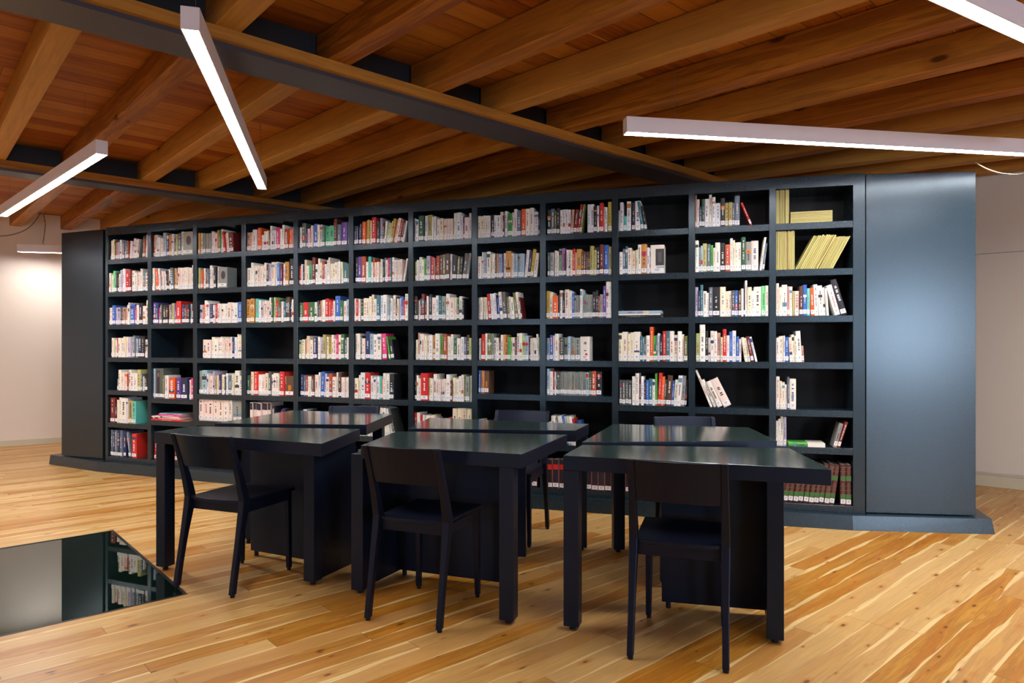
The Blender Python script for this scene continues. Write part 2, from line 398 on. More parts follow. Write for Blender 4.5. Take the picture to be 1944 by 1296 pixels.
for i, p in enumerate(POST):
    d = pdir(i); wd = .045 if i not in (0, 12) else (.034 if i == 0 else .075)
    r = rel(p); an = math.atan2(d.y, d.x)
    MB().box(-wd/2, wd/2, 0, CASE_D, .095, TOP).build('upright', M['cabinet'], bc, bevel=.0015, seg=1, loc=(r.x, r.y, 0), rz=an)
# board heights: top row surfaces, bottoms of the openings (measured per bay)
std = [EYE+.841, EYE+.523, EYE+.205, EYE-.113, EYE-.431, EYE-.749, BOT]
def zz(colm, py):
    px = (PX[colm] + PX[colm+1])/2; return EYE - (py-HZ)/F*on_curve(px).y
SURF = [list(std) for _ in range(12)]
r5 = {0: 741.5, 1: 757, 2: 749, 3: 751, 4: 753.5, 5: 758, 6: 761.4, 7: 748, 8: 751, 9: 770, 10: 774.5, 11: 778.5}
r6 = {0: 804, 1: 799.6, 2: 800, 11: 849}
for c in range(12):
    SURF[c][4] = zz(c, r5[c]);
    if c in r6: SURF[c][5] = zz(c, r6[c])
    SURF[c][6] = BOT
for c in range(12):
    a, d, L, an = BAY[c]; r = rel(a)
    x0, x1 = PT/2 - .001, L - PT/2 + .001
    if c == 0: x0 = .016
    if c == 11: x1 = L - .037
    for z in SURF[c]:
        MB().box(x0, x1, .001, CASE_D-.02, z-BT, z).build('shelf', M['cabinet'], bc, bevel=.0012, seg=1, loc=(r.x, r.y, 0), rz=an)
# top board, back panel (one faceted piece each)
def band(pl, y0, y1, z0, z1):
    mb = MB(); n = len(pl)
    nr = []
    for i in range(n):
        d = Vector((0, 0))
        if i > 0: d += (pl[i]-pl[i-1]).normalized()
        if i < n-1: d += (pl[i+1]-pl[i]).normalized()
        d.normalize(); nr.append(Vector((-d.y, d.x)))
    for i in range(n-1):
        q = [pl[i]+nr[i]*y0, pl[i+1]+nr[i+1]*y0, pl[i+1]+nr[i+1]*y1, pl[i]+nr[i]*y1]
        mb.prism([rel(p) for p in q], z0, z1)
    bmesh.ops.remove_doubles(mb.bm, verts=mb.bm.verts, dist=.0001)
    return mb
band(POST, -.001, CASE_D, TOP-.075, TOP+.002).build('top_board', M['cabinet'], bc)
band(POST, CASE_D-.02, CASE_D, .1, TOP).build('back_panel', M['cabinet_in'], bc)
band(POST, .004, .03, .095, BOT-BT+.002).build('kick_rail', M['cabinet'], bc)
# end panels
def endpanel(a, b, name='end_panel'):
    d = (b-a); L = d.length; an = math.atan2(d.y, d.x); r = rel(a)
    MB().box(0, L, 0, CASE_D, .10, TOP-.004).build(name, M['cabinet'], bc, bevel=.002, loc=(r.x, r.y, 0), rz=an)
def floor_at(px, z): return Vector(((px-CX)/F*z, z))
endpanel(floor_at(116.9, 7.0), floor_at(195, 6.765)); endpanel(floor_at(1644.3, 4.60), floor_at(1852.6, 4.515))
# dark strips in the gaps beside the panels, shade put into their colour
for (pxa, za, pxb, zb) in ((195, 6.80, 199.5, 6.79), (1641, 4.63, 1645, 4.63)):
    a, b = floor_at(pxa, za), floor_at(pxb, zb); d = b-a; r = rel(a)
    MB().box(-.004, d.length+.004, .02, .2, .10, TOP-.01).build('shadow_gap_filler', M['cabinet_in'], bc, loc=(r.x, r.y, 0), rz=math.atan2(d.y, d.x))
# plinth, in three facets and more, sloping slightly outward
PLH = .095
pf = [at(93, 881, 0).xy, at(184.6, 895, 0).xy, at(293.3, 905.3, 0).xy]
def curve_out(x, o):
    z = q0 + q1*x + q2*x*x; dz = q1 + 2*q2*x; n = Vector((dz, -1)).normalized(); return Vector((x, z)) + n*o
P2 = pf[2]; pe = at(1620, 1006.7, 0).xy
for x in (-2.3, -1.3, -.3, .7, 1.5): pf.append(curve_out(x, (P2 - Vector((P2.x, q0+q1*P2.x+q2*P2.x**2))).length*.94))
pf += [pe, at(1889, 1014, 0).xy]
pl = MB(); base = [Vector(p) for p in pf]
back = [p + Vector((.28, .62)) for p in (base[0],)] + [Vector((base[i].x + (.16 if i < 5 else .05), base[i].y + .62)) for i in range(1, len(base)-1)] + [base[-1] + Vector((.12, .42))]
n = len(base)
for i in range(n-1):
    q = [base[i], base[i+1], back[i+1], back[i]]
    top = []
    for j, p in enumerate(q):
        ins = Vector((0, .012)) if j < 2 else Vector((0, -.01))
        if i == n-2 and j == 1: ins += Vector((-.012, 0))
        if i == 0 and j == 0: ins += Vector((.006, 0))
        top.append(p + ins)
    A = [pl.bm.verts.new((*rel(p), 0)) for p in q]; Bv = [pl.bm.verts.new((*rel(p), PLH)) for p in top]
    pl.bm.faces.new(A[::-1]); pl.bm.faces.new(Bv)
    for k in range(4): pl.bm.faces.new((A[k], A[(k+1) % 4], Bv[(k+1) % 4], Bv[k]))
bmesh.ops.remove_doubles(pl.bm, verts=pl.bm.verts, dist=.0002)
pl.build('plinth', M['cabinet'], bc)

# ---------------------------------------------------------------- books
PAL = dict(W=((250,243,234),'white'), V=((236,237,245),'cool white'), P=((248,228,218),'pale pink'), C=((244,232,202),'cream'), G=((146,152,146),'grey'),
 g=((84,90,86),'dark grey'), K=((22,22,32),'black'), N=((30,42,92),'navy blue'), B=((52,104,190),'blue'), L=((160,190,210),'pale blue'),
 T=((46,112,128),'dark teal'), t=((90,200,186),'turquoise'), E=((70,170,60),'bright green'), e=((28,78,54),'dark green'), h=((48,112,66),'green'),
 j=((78,170,130),'mint green'), J=((110,226,140),'light green'), a=((190,206,140),'pale green'), A=((116,118,62),'olive'), Y=((190,164,60),'mustard yellow'),
 y=((186,176,104),'yellow'), O=((236,92,28),'orange'), o=((208,148,70),'ochre'), R=((206,30,24),'red'), r=((116,26,24),'dark red'), F=((176,66,30),'rust red'),
 M=((226,44,120),'magenta'), m=((176,110,180),'mauve'), U=((84,48,146),'purple'), u=((190,180,208),'lavender'), D=((92,56,36),'brown'), d=((196,142,120),'light brown'), s=((98,114,134),'slate blue'),
 X=((24,22,34),'black and red'), Z=((74,30,26),'brown and green'), H=((238,222,216),'white and black'))
CELL = {}
def cell(c, r, s): CELL[(c, r)] = s
cell(0,1,"_2 P5/70 C5/73 A2/70 d4/62 u4/62 r2/64 V4/68 s3/62*4 F3/64 V4/62>3 P5/72>8 P4/66>8 V4/66>8 G4/66>8 _2 g4/76>2 F4/66>2 P4/80>2")
cell(0,2,"P4/68 W3/62 J6/76 g4/70 K3/66 P5/64 u4/78 V6/83 R9/77 r5/78 W7/74 W5/65 P5/66 W5/78 s6/62 P8/64")
cell(0,3,"P7/62 B8/69 u4/62*2 g3/62*2 d3/62*3 W4/70 W3/77 h3/70 B9/71 M3/64 W5/68 K8/75 P7/64 W7/83")
cell(0,4,"_5 P5/70 a2/66 P5/62 R3/68 P6/70 W5/68 C5/73 W4/71 h2/64 u6/68 C4/64 s5/76 u4/66 T4/66 K7/76 K6/74 _1 P6/64")
cell(0,5,"_18 G2/40 W6/72 P5/64*3 R2/60 W6/74 W8/62 P7/62 y7/74 s3/60 W3/50 K6/60<4")
cell(0,6,"_2 r11/88 K6/70 P4/82 W7/90 W12/89 V4/88 y13/80 t8/79")
cell(0,7,"_2 s6/94 N7/94 s6/94 N7/94 s6/94 N6/93 s6/90<9 _4 R12/86")
cell(1,1,"O4/76 W6/76 W6/68 P8/64 L7/82 N5/76 o6/74 V5/76 D4/60 a4/73 _1 s7/76 W5/80 G22/78#")
cell(1,2,"W5/79 O7/73<5 V4/76<5 r2/66<5 P5/65<5 V4/66<5 K4/66<5 r2/66<4 W4/72<4 s7/75<3 o5/74 g3/72 P4/74*4 W5/75 P4/72*2 W4/80")
cell(1,3,"U7/74 N6/70 M3/56 g4/66 K4/66*3 d3/66 s4/68 y5/70 U4/66 R10/77 N5/66 K4/64 r4/64 K4/67 L3/66 r5/62")
cell(1,5,"L4/101 g17/102# A3/80 V8/79 _2 O12/72 _2 U9/72 N13/72 _5 W3/66 M6/72")
cell(1,7,"_2 R8/78*5 r8/70 r8/74 R8/78*3")
cell(2,1,"_1 o4/72 C4/71 G4/68*5 P5/75 V4/70 P4/65 o4/76 h4/77 W4/79 _2 W3/64<7 R4/70<7 W3/62<7 W4/66<7 r10/66<3")
cell(2,2,"a4/70 W3/62 O5/62 V4/68 D5/66 s4/66 W6/77 W4/70 K6/72 _1 W4/72 G20/68#")
cell(2,3,"_3 u6/63 O3/64 W6/76 V5/68 N7/63 W4/60 R4/66 P5/66 W4/64*4 P7/68 W4/66*3 B9/69")
cell(2,4,"_10 P9/62 P8/62 C6/70 W8/66 P6/66 W4/72 P4/66*4 W3/70 N5/68 V5/68 W2/78 C8/74")
cell(2,5,"_2 G6/78 L10/80 W3/68 P7/62 d2/60 u3/78 y3/62 P3/64 N5/66 C6/66 g2/60 V4/70 s9/64 C4/70 W9/80 W6/63")
cell(2,6,"P10/74*6 W4/73 W4/73 G18/72<2")
cell(2,7,"_4 R8/76*4 W8/76*3")
cell(3,1,"d7/61 P4/61 V8/69 _1 O7/73 W4/50 V6/62 P3/64 D3/60 W3/78 V5/62*2 M7/69 W3/64 W4/78 F8/64 O7/64 L3/72")
cell(3,2,"W9/61 W5/78 P4/68*5 W4/76 D5/70 u5/72 P7/76 W4/78 B6/72 r3/70 _2 V4/68 o7/76 K10/84")
cell(3,3,"o8/77 o8/77 _2 t7/77 W4/72 u4/70 P3/70*4 W5/79 e4/78 a4/79 R5/70 e4/72 D3/66 W4/66 T4/66 K5/79 D5/79 B4/68 W4/72")
cell(3,5,"e5/65 r2/66 C5/75 R8/76 W6/66 P4/66 P4/69 C6/72 g5/76 W3/68 P5/72 C5/72 L3/66 R8/78 d3/62 D14/64#")
cell(3,6,"_7 H6/90*7 _3 K7/80 U5/60 J6/50 U5/70 N6/74")
cell(3,7,"R6/80 W6/82 R6/78 _10 g8/80*4")
cell(4,1,"W5/66 g7/77 U2/60 V4/60 F4/63 P3/68 B8/73 C4/70 u4/70 h5/64 j8/64 j8/65 D5/84 s7/67 _1 U10/71 _1 W2/75")
cell(4,2,"R4/60 W2/66 N4/62 C4/80 W4/60 j8/62 r6/84 W4/64 W4/80 C4/68 F5/72 W4/62 V4/75 W3/83 C4/64 C5/64 P6/66 W4/70 C4/66<3 _1 T8/62 A2/60")
cell(4,3,"h6/61 R9/61 h10/62 W4/61 g3/66 K3/64 d3/66 W5/67 R6/71 R4/66 R4/64 P3/64 B8/79 h5/64 P5/62 L5/67")
cell(4,4,"_1 a4/60 C5/62 d3/64 C5/72 P6/60 N7/68 _2 W4/70 u5/68 y5/76 W3/70 Y5/66 W4/76 P5/62 M4/77 C4/74 h6/78 s4/66 W3/68")
cell(4,5,"_2 N6/69 s4/66 F4/66 W3/63*2 D6/64 P6/68 V3/76 B6/77>3 u3/72>3 P5/62 F5/72 P6/62 W4/77 D6/75 P3/62*4")
cell(4,6,"_8 V8/74 N7/72 _20 g6/60*5")
cell(4,7,"_5 g8/78*4 W7/80*3")
cell(5,1,"N3/57*3 K3/64 O6/69 o3/72 Y4/74 C3/73 R7/81 g2/70 K3/66 u4/77 K3/62 W3/66>5 a5/62>7 W2/66>8 Y4/72>9 O3/70>10 W4/74>11 F4/70>12 K3/66>12 W3/64>12")
cell(5,2,"_2 K5/78 U6/79 F8/79 W4/63 t5/79 W3/62 O2/73 P3/62*4 W3/69 K2/60 s3/74 P4/67 M3/71 s3/73 W4/73 P3/66*5 _1 W3/68>10")
cell(5,3,"P3/70 R4/65 W3/67 e4/64 C6/70 W4/68 C4/74 C4/79 W5/66 T6/76 V5/77 W6/77 L3/70 L3/69 W3/66 W4/77 K3/70 C3/65 V3/67 B4/71 R3/62 W5/79")
cell(5,4,"_1 W4/78 P6/78 e3/71 P6/63 N8/85 _1 L7/78 P7/74 W7/77 M8/77<4 E3/68<9 _1 K6/60<9")
cell(5,5,"C7/63 C3/71 V9/79 R10/78 V3/70 W4/61 W4/68 V5/68 t5/68 O3/63 W5/78 W6/78 K8/75")
cell(5,6,"W3/88*14 _4 P3/88<12*3 W3/88<12*4 V3/86<13 g4/84<14")
cell(5,7,"_5 g8/78*6")
cell(6,1,"V2/70 W5/66 e9/75 K2/70 V4/74 y7/77 W2/70 V4/72 s2/60 W5/63 C5/64 P3/62*5 A2/60 W3/76 V8/78 W3/68 U3/66 P7/62 V4/74")
cell(6,2,"_1 a3/58 V3/62 W5/70 W4/63 E4/65 u6/73 R5/69 d2/66 r2/66 F5/73 D4/75 A6/75 D6/76 W3/75 K7/72>2 A4/67>3 K4/66>4 g6/76>7 G4/76>8")
cell(6,3,"K5/72 D2/62 W3/60 g3/64 r5/77 D3/60 _1 W3/70 K5/75 P7/66 V5/71 T6/70 G7/70 W6/77 P9/66 C3/65 h4/62 W5/68 K3/62 _3")
cell(6,4,"_2 C4/60 d3/80 W3/75 W5/76 C3/72 C4/72 V5/73 o5/72 W7/77 E5/73 F6/76 C3/70 W3/66 W4/75 h5/62 P6/63 V5/67 s4/66 D4/74 a4/63")
cell(6,5,"_1 K3/80 W3/74 P4/65 R12/82 a3/67 W4/65 W5/78 P4/64 P3/64*4 W6/77 r3/60 C4/68 C3/66 W3/66 W4/73 W4/78 A3/74 G6/73 C3/75")
cell(6,6,"R4/75 W5/76 R3/70 _1 V4/71 _1 W6/70 C3/66 C5/70 V3/64 K5/50 G12/60 R6/64 _2 C7/93*4")
cell(6,7,"_5 W8/78*3 R7/78*3 g8/78*2")
cell(7,1,"C4/63*2 V4/63 C3/64 V3/64 _1 K5/66 V4/64 V5/63 P4/72 D2/62 W4/75 L2/64 E6/66 W2/68 V4/77 s6/73 _1 O6/77 W6/76 W6/77 V6/66 K2/62")
cell(7,2,"P5/64 W2/76 L6/76 W5/76 C2/70 W4/70 D2/60 d3/70 L5/70 U2/66 W4/71 o7/77 W3/69 L3/68*5 W4/78>5 N4/74>6 Y4/79>7 W5/68>7")
cell(7,3,"W4/64 W4/64 C3/64<2 C3/64<3 R5/74<5 V3/74<4*3 K2/70<4 B3/62<4 W5/78<5 g6/76<5 A4/63<5 W3/64<5 W5/62<5 A4/75<7 W4/77<8 r2/62<8")
cell(7,4,"_1 W3/62 A2/66 R6/75 W3/77 A7/74 G3/77 W4/64 W4/64 r3/66 W4/73 o4/74 R3/64 E5/66 C3/65 W3/64 r4/64 W4/76 W4/77 a5/70 L5/70 r3/66 W3/63*3 W3/74 a2/66")
cell(7,5,"_1 B3/65 o6/65 D7/64#")
cell(7,6,"_1 W5/62 E4/56 A3/56 J8/50 _1 g4/56 M7/66 P4/56 L4/72 C6/60 K3/50 W8/68 L6/58 _6 W8/60")
cell(7,7,"_20 X9/80*7")
cell(8,1,"_1 K6/70 s6/72 A3/66 K5/72 _1 V4/67*4 d4/67>3 r5/66>6 R5/79>8 A3/79>8 _3 V5/79*2 K5/72 V3/73 K1/60 R6/80 W2/70 W4/67 _1 Y6/80")
cell(8,2,"_2 g3/66 G6/68 _1 W3/72 P3/70 j5/76 m4/77 K2/64 W3/72*2 C3/72 R4/75 C2/65 o7/74 D3/65*4 y5/80 y4/70 K5/77 r5/84 B7/81 y4/77")
cell(8,3,"Y5/78 C5/74 O8/63 K2/66 W4/79 K4/72 P6/79 W5/76 B3/70 G3/64*3 W3/79 L3/72 G3/65*4 K5/72 K3/76 F3/60 G5/64 U4/86 W4/105*2")
cell(8,4,"L5/63 B5/70 W3/69 W6/74 W2/57 g6/64 G6/64 L4/68 G7/64 G8/63 W14/66#")
cell(8,5,"_1 L4/73 W5/66 R3/67 V2/64 g2.4/65*3 G2.4/65*16 L4/64 h4/66 F7/67 K8/66")
cell(8,6,"_3 P4/62 W6/80 L4/70 P4/62 _3 W3/80<9 V3/80<9 B3/80<9 L4/80<10 P4/80<10 W4/80<10 R4/73<11 N4/68<12 B4/70<13")
cell(8,7,"X9/80*10")
cell(9,1,"W2/57 V5/78 t5/40 V6/79 _1 K5/76 V8/79 _1 T4/78<8 K4/66<9")
cell(9,2,"_1 W5/60 s4/70 T3/76 W6/71 C6/63 C3/65 W5/78 o8/80 V4/69 K1/60 W20/76#")
cell(9,4,"C5/75 W8/79 C4/73 C5/76 W9/79 T4/66 L2/62 g3/66 W5/68 O5/92 E4/68 s2/70 V3/75 K4/70 R5/80 T5/80 W6/79 C5/69 W6/80 W3/72 A5/68")
cell(9,5,"_1 g4.4/66*4 _1 W5/76 W5/84 r3/68 V4/78 K3/66 B4/67 T5/71 W4/70 E3/85 R5/88>3 O4/77>3 g3/70>3 D7/80>4 B4/66>4 W4/70>4 W6/80>4 G5/79>4 K3/70>4")
cell(9,7,"X9/80*10")
cell(10,1,"d2/88 W4/74 N3/55 e4/74 V6/74 W4/84 V5/77 V7/62 K6/75 y5/62*2 s3/60 s7/79 R3/63<22")
cell(10,2,"W5/83 G3/66 L3/69 y6/76 s5/73 E4/69 W3/62 W7/75 K7/74 F7/70 W4/85 C3/79 W4/74 W5/74 e6/86 G8/75 P10/78 _1 W3/84>8 s3/70>7")
cell(10,3,"u4/78 N3/69 T4/84 W5/68 P3/62 s5/78 K10/78 C8/78 C4/66 P4/67 g4/68 B5/67 D4/66 W3/71 K2/76 W3/92 C6/75 W3/66 W10/77 J5/77 W4/78")
cell(10,4,"_1 a5/74 W8/96 K4/79 W3/62 P5/79 W4/79 d5/76 C3/64 R5/85 W4/67 B4/79 V5/79 B4/65 V3/58 C4/64<9 C3/63<10 r4/66<11 V3/66<13")
cell(10,5,"W3/103<22 W4/76<24 W7/72<25 P11/78<26")
cell(10,7,"_10 X9/80*8")
cell(11,1,"y1.8/97*10 _60")
cell(11,2,"y2.2/98*11 y2.3/94>28*11 y1.8/88>27*9")
cell(11,3,"P4/83 C4/72 W7/78 d3/74 W4/75 y3/62 P6/62 D5/74 B5/78 t4/68 O5/70<2 W5/79<2 W6/74<3 W3/70<3 W3/68<4 W7/77<15 K8/92<16")
cell(11,4,"P4/62 P6/65 W2/67 B5/64 C4/63<2 W3/70<3 C3/67<3 W6/79<3 d3/41<3")
cell(11,5,"W5/82 C3/72 P4/68 W3/62 s3/83 W9/77")
cell(11,6,"W3/63 W3/67 W4/75 u4/74 _50 _10 G5/62>15 r4/66>17")
cell(11,7,"_2 Z6.6/100>8*11 Z7/102*2")
FLAT = {(9,3): [(-1, 62, .017, 'K'), (-2, 60, .010, 'W'), (0, 62, .022, 'L')],
        (11,1): [(19, 53, .0095, 'y')]*8,
        (1,6): [(-5, 76, .016, 'R'), (2, 66, .012, 'V'), (0, 66, .013, 'P'), (14, 54, .016, 'M'), (14, 54, .010, 'L')],
        (11,6): [(16, 47, .026, 'E')]}
GAPPED = {(11,3),(10,4),(7,3),(5,4),(5,5),(8,4),(8,5),(6,3),(2,1),(8,6),(9,1),(9,2),(0,7),(11,6)}
ORD = 'first second third fourth fifth sixth seventh eighth ninth tenth eleventh twelfth thirteenth fourteenth fifteenth sixteenth seventeenth eighteenth nineteenth twentieth'.split()
TENS = {20: 'twenty', 30: 'thirty'}
def ordn(k):
    if k <= 20: return ORD[k-1]
    if k == 30: return 'thirtieth'
    return TENS[k//10*10] + '-' + ORD[k % 10 - 1]
LAY = 'Print'
DARKS = set('KNgTehrFRDUsXBAMO')
class BookMesh:
    def __init__(s): s.bm = bmesh.new(); s.cl = s.bm.loops.layers.float_color.new(LAY)
    def paint(s, faces, rgb):
        c = (*lin(rgb), 1)
        for f in faces:
            for l in f.loops: l[s.cl] = c
    def box(s, T, x0, x1, y0, y1, z0, z1, rgb):
        v = [s.bm.verts.new(T @ Vector(p)) for p in ((x0,y0,z0),(x1,y0,z0),(x1,y1,z0),(x0,y1,z0),(x0,y0,z1),(x1,y0,z1),(x1,y1,z1),(x0,y1,z1))]
        fs = [s.bm.faces.new([v[i] for i in q]) for q in ((3,2,1,0),(4,5,6,7),(0,1,5,4),(1,2,6,5),(2,3,7,6),(3,0,4,7))]
        s.paint(fs, rgb)
    def quad(s, T, x0, x1, z0, z1, y, rgb):
        v = [s.bm.verts.new(T @ Vector(p)) for p in ((x0,y,z0),(x1,y,z0),(x1,y,z1),(x0,y,z1))]
        s.paint([s.bm.faces.new(v)], rgb)
    def build(s, name, parent=None):
        me = bpy.data.meshes.new(name); s.bm.to_mesh(me); s.bm.free(); me.materials.append(M['book'])
        return link(bpy.data.objects.new(name, me), parent)
def vary(rgb, rng, a=10):
    k = rng.uniform(-a, a); return tuple(max(8, min(250, v + k + rng.uniform(-a*.4, a*.4))) for v in rgb)
def book_body(bmh, T, w_, h_, dp, code, rng, pic=False):
    rgb = vary(PAL[code][0], rng)
    th = min(.0016, w_*.16); bulge = min(.004, w_*.12)
    # cover: rounded spine and two boards as one outline
    out = [(0, dp), (0, .001), (w_*.18, -bulge*.7), (w_*.5, -bulge), (w_*.82, -bulge*.7), (w_, .001), (w_, dp), (w_-th, dp), (w_-th, .003), (th, .003), (th, dp)]
    lo = [bmh.bm.verts.new(T @ Vector((x, y, 0))) for x, y in out]; hi = [bmh.bm.verts.new(T @ Vector((x, y, h_))) for x, y in out]
    n = len(out); fs = []
    for i in range(n): fs.append(bmh.bm.faces.new((lo[i], lo[(i+1) % n], hi[(i+1) % n], hi[i])))
    for ring, rev in ((hi, False), (lo, True)):
        for q in ((0,1,9,10), (1,2,3,9), (3,4,5,8), (3,8,9), (5,6,7,8)):
            vv = [ring[i] for i in q]
            if rev: vv.reverse()
            fs.append(bmh.bm.faces.new(vv))
    bmh.paint(fs, rgb)
    side = (rng.random() < .25)
    ins = .003 if h_ > .12 else .002
    bmh.box(T, th+.0001, w_-th-.0001, .0032, dp-.003, ins, h_-ins, (236, 226, 204))
    return rgb, bulge
def spine_print(bmh, T, w_, h_, code, rng, bulge, pic=False):
    y = -bulge - .0006
    dark = code in DARKS
    ink = (235, 235, 235) if dark else rng.choice([(40, 40, 50), (40, 40, 50), (70, 60, 60), (170, 40, 34), (40, 60, 120)])
    if code == 'Y' and dark is False: ink = (60, 50, 30)
    hw = w_*.5
    if code in 'X':
        for (a, b_) in ((.66, .74), (.75, .83), (.12, .20)): bmh.quad(T, w_*.12, w_*.88, h_*a, h_*b_, y, (214, 22, 16))
        for e_ in (0.02, .92): bmh.quad(T, w_*e_, w_*(e_+.05), 0.002, h_-.002, y, (168, 90, 110))
        return
    if code == 'Z':
        for (a, b_) in ((.17, .27), (.62, .71)): bmh.quad(T, w_*.04, w_*.96, h_*a, h_*b_, y, (52, 116, 48))
        for a in (.155, .275, .37, .47, .605, .72, .83, .93): bmh.quad(T, w_*.03, w_*.97, h_*a, h_*(a+.008), y-.0002, (150, 122, 100))
        for a in (.30, .40, .50, .76, .86):
            bmh.quad(T, w_*.3, w_*.7, h_*a, h_*(a+.05), y-.0002, (134, 82, 62)); bmh.quad(T, w_*.4, w_*.6, h_*(a+.012), h_*(a+.038), y-.0004, (56, 20, 18))
        return
    if code == 'H':
        for a in (.74, .88): bmh.quad(T, 0.001, w_-.001, h_*a, h_*(a+.10), y, (28, 24, 44))
        bmh.quad(T, 0.001, w_-.001, h_*.84, h_*.88, y, (40, 34, 60)); return
    if pic:
        y2 = y - .0002
        if code == 'W' and w_ > .07 and h_ > .19: bmh.quad(T, w_*.38, w_*.99, h_*.28, h_*.86, y2, (44, 44, 50)); bmh.quad(T, w_*.45, w_*.99, h_*.17, h_*.24, y2, (130, 165, 190)); bmh.quad(T, w_*.55, w_*.8, h_*.4, h_*.75, y2-.0002, (80, 78, 84))
        elif code == 'W':
            for k in range(10):
                t0, t1 = k/10*math.pi, (k+1)/10*math.pi
                bmh.quad(T, w_*(.66-.17*math.sin((t0+t1)/2)), w_*(.66+.17*math.sin((t0+t1)/2)), h_*(.17-.15*math.cos(t0)), h_*(.17-.15*math.cos(t1)), y2, (206, 24, 24))
            bmh.quad(T, w_*.42, w_*.5, h_*.68, h_*.78, y2, (50, 50, 60)); bmh.quad(T, w_*.54, w_*.66, h_*.68, h_*.78, y2, (50, 50, 60)); bmh.quad(T, w_*.42, w_*.66, h_*.40, h_*.44, y2, (80, 80, 90))
        elif code == 'G':
            for k in range(10):
                t0, t1 = k/10*math.pi, (k+1)/10*math.pi
                bmh.quad(T, w_*(.58-.24*math.sin((t0+t1)/2)), w_*(.58+.24*math.sin((t0+t1)/2)), h_*(.62-.2*math.cos(t0)), h_*(.62-.2*math.cos(t1)), y2, (58, 18, 34))
        elif code == 'D':
            bmh.quad(T, w_*.3, w_*.7, h_*.1, h_*.55, y2, (196, 120, 30)); bmh.quad(T, w_*.45, w_*.98, h_*.02, h_*.3, y2-.0002, (150, 24, 20))
        else:
            bmh.quad(T, w_*.25, w_*.6, h_*.12, h_*.92, y2, (44, 34, 52)); bmh.quad(T, w_*.34, w_*.52, h_*.72, h_*.86, y2-.0002, (150, 110, 90))
        return
    if w_ < .0145 and code == 'y':
        bmh.quad(T, w_*.86, w_*.98, .002, h_-.002, y, (120, 100, 40)); return
    if w_ < .011:
        if rng.random() < .5: bmh.quad(T, w_*.35, w_*.65, h_*rng.uniform(.3, .45), h_*rng.uniform(.6, .9), y, ink)
        return
    style = rng.random()
    if style < .28:      # coloured block on the spine
        c2 = rng.choice([(200, 40, 34), (40, 60, 120), (40, 44, 56), (230, 220, 200), (90, 140, 170), (196, 120, 50)])
        a = rng.choice([.78, .6, .3]); bmh.quad(T, w_*.06, w_*.94, h_*a, h_*(a+rng.uniform(.06, .16)), y-.0001, c2)
    # title set along the spine: small uneven strokes
    z0, z1 = h_*rng.uniform(.26, .4), h_*rng.uniform(.66, .93); tw = rng.uniform(.22, .42); z = z0
    cx = .5
    while z < z1:
        s_ = w_*rng.uniform(.18, .34)
        if rng.random() < .84: bmh.quad(T, w_*(cx-tw/2)+w_*rng.uniform(0, .06), w_*(cx+tw/2)-w_*rng.uniform(0, .06), z, z+s_*.62, y-.0003, ink)
        z += s_*.9 if rng.random() > .14 else s_*1.8
BOOKS = []
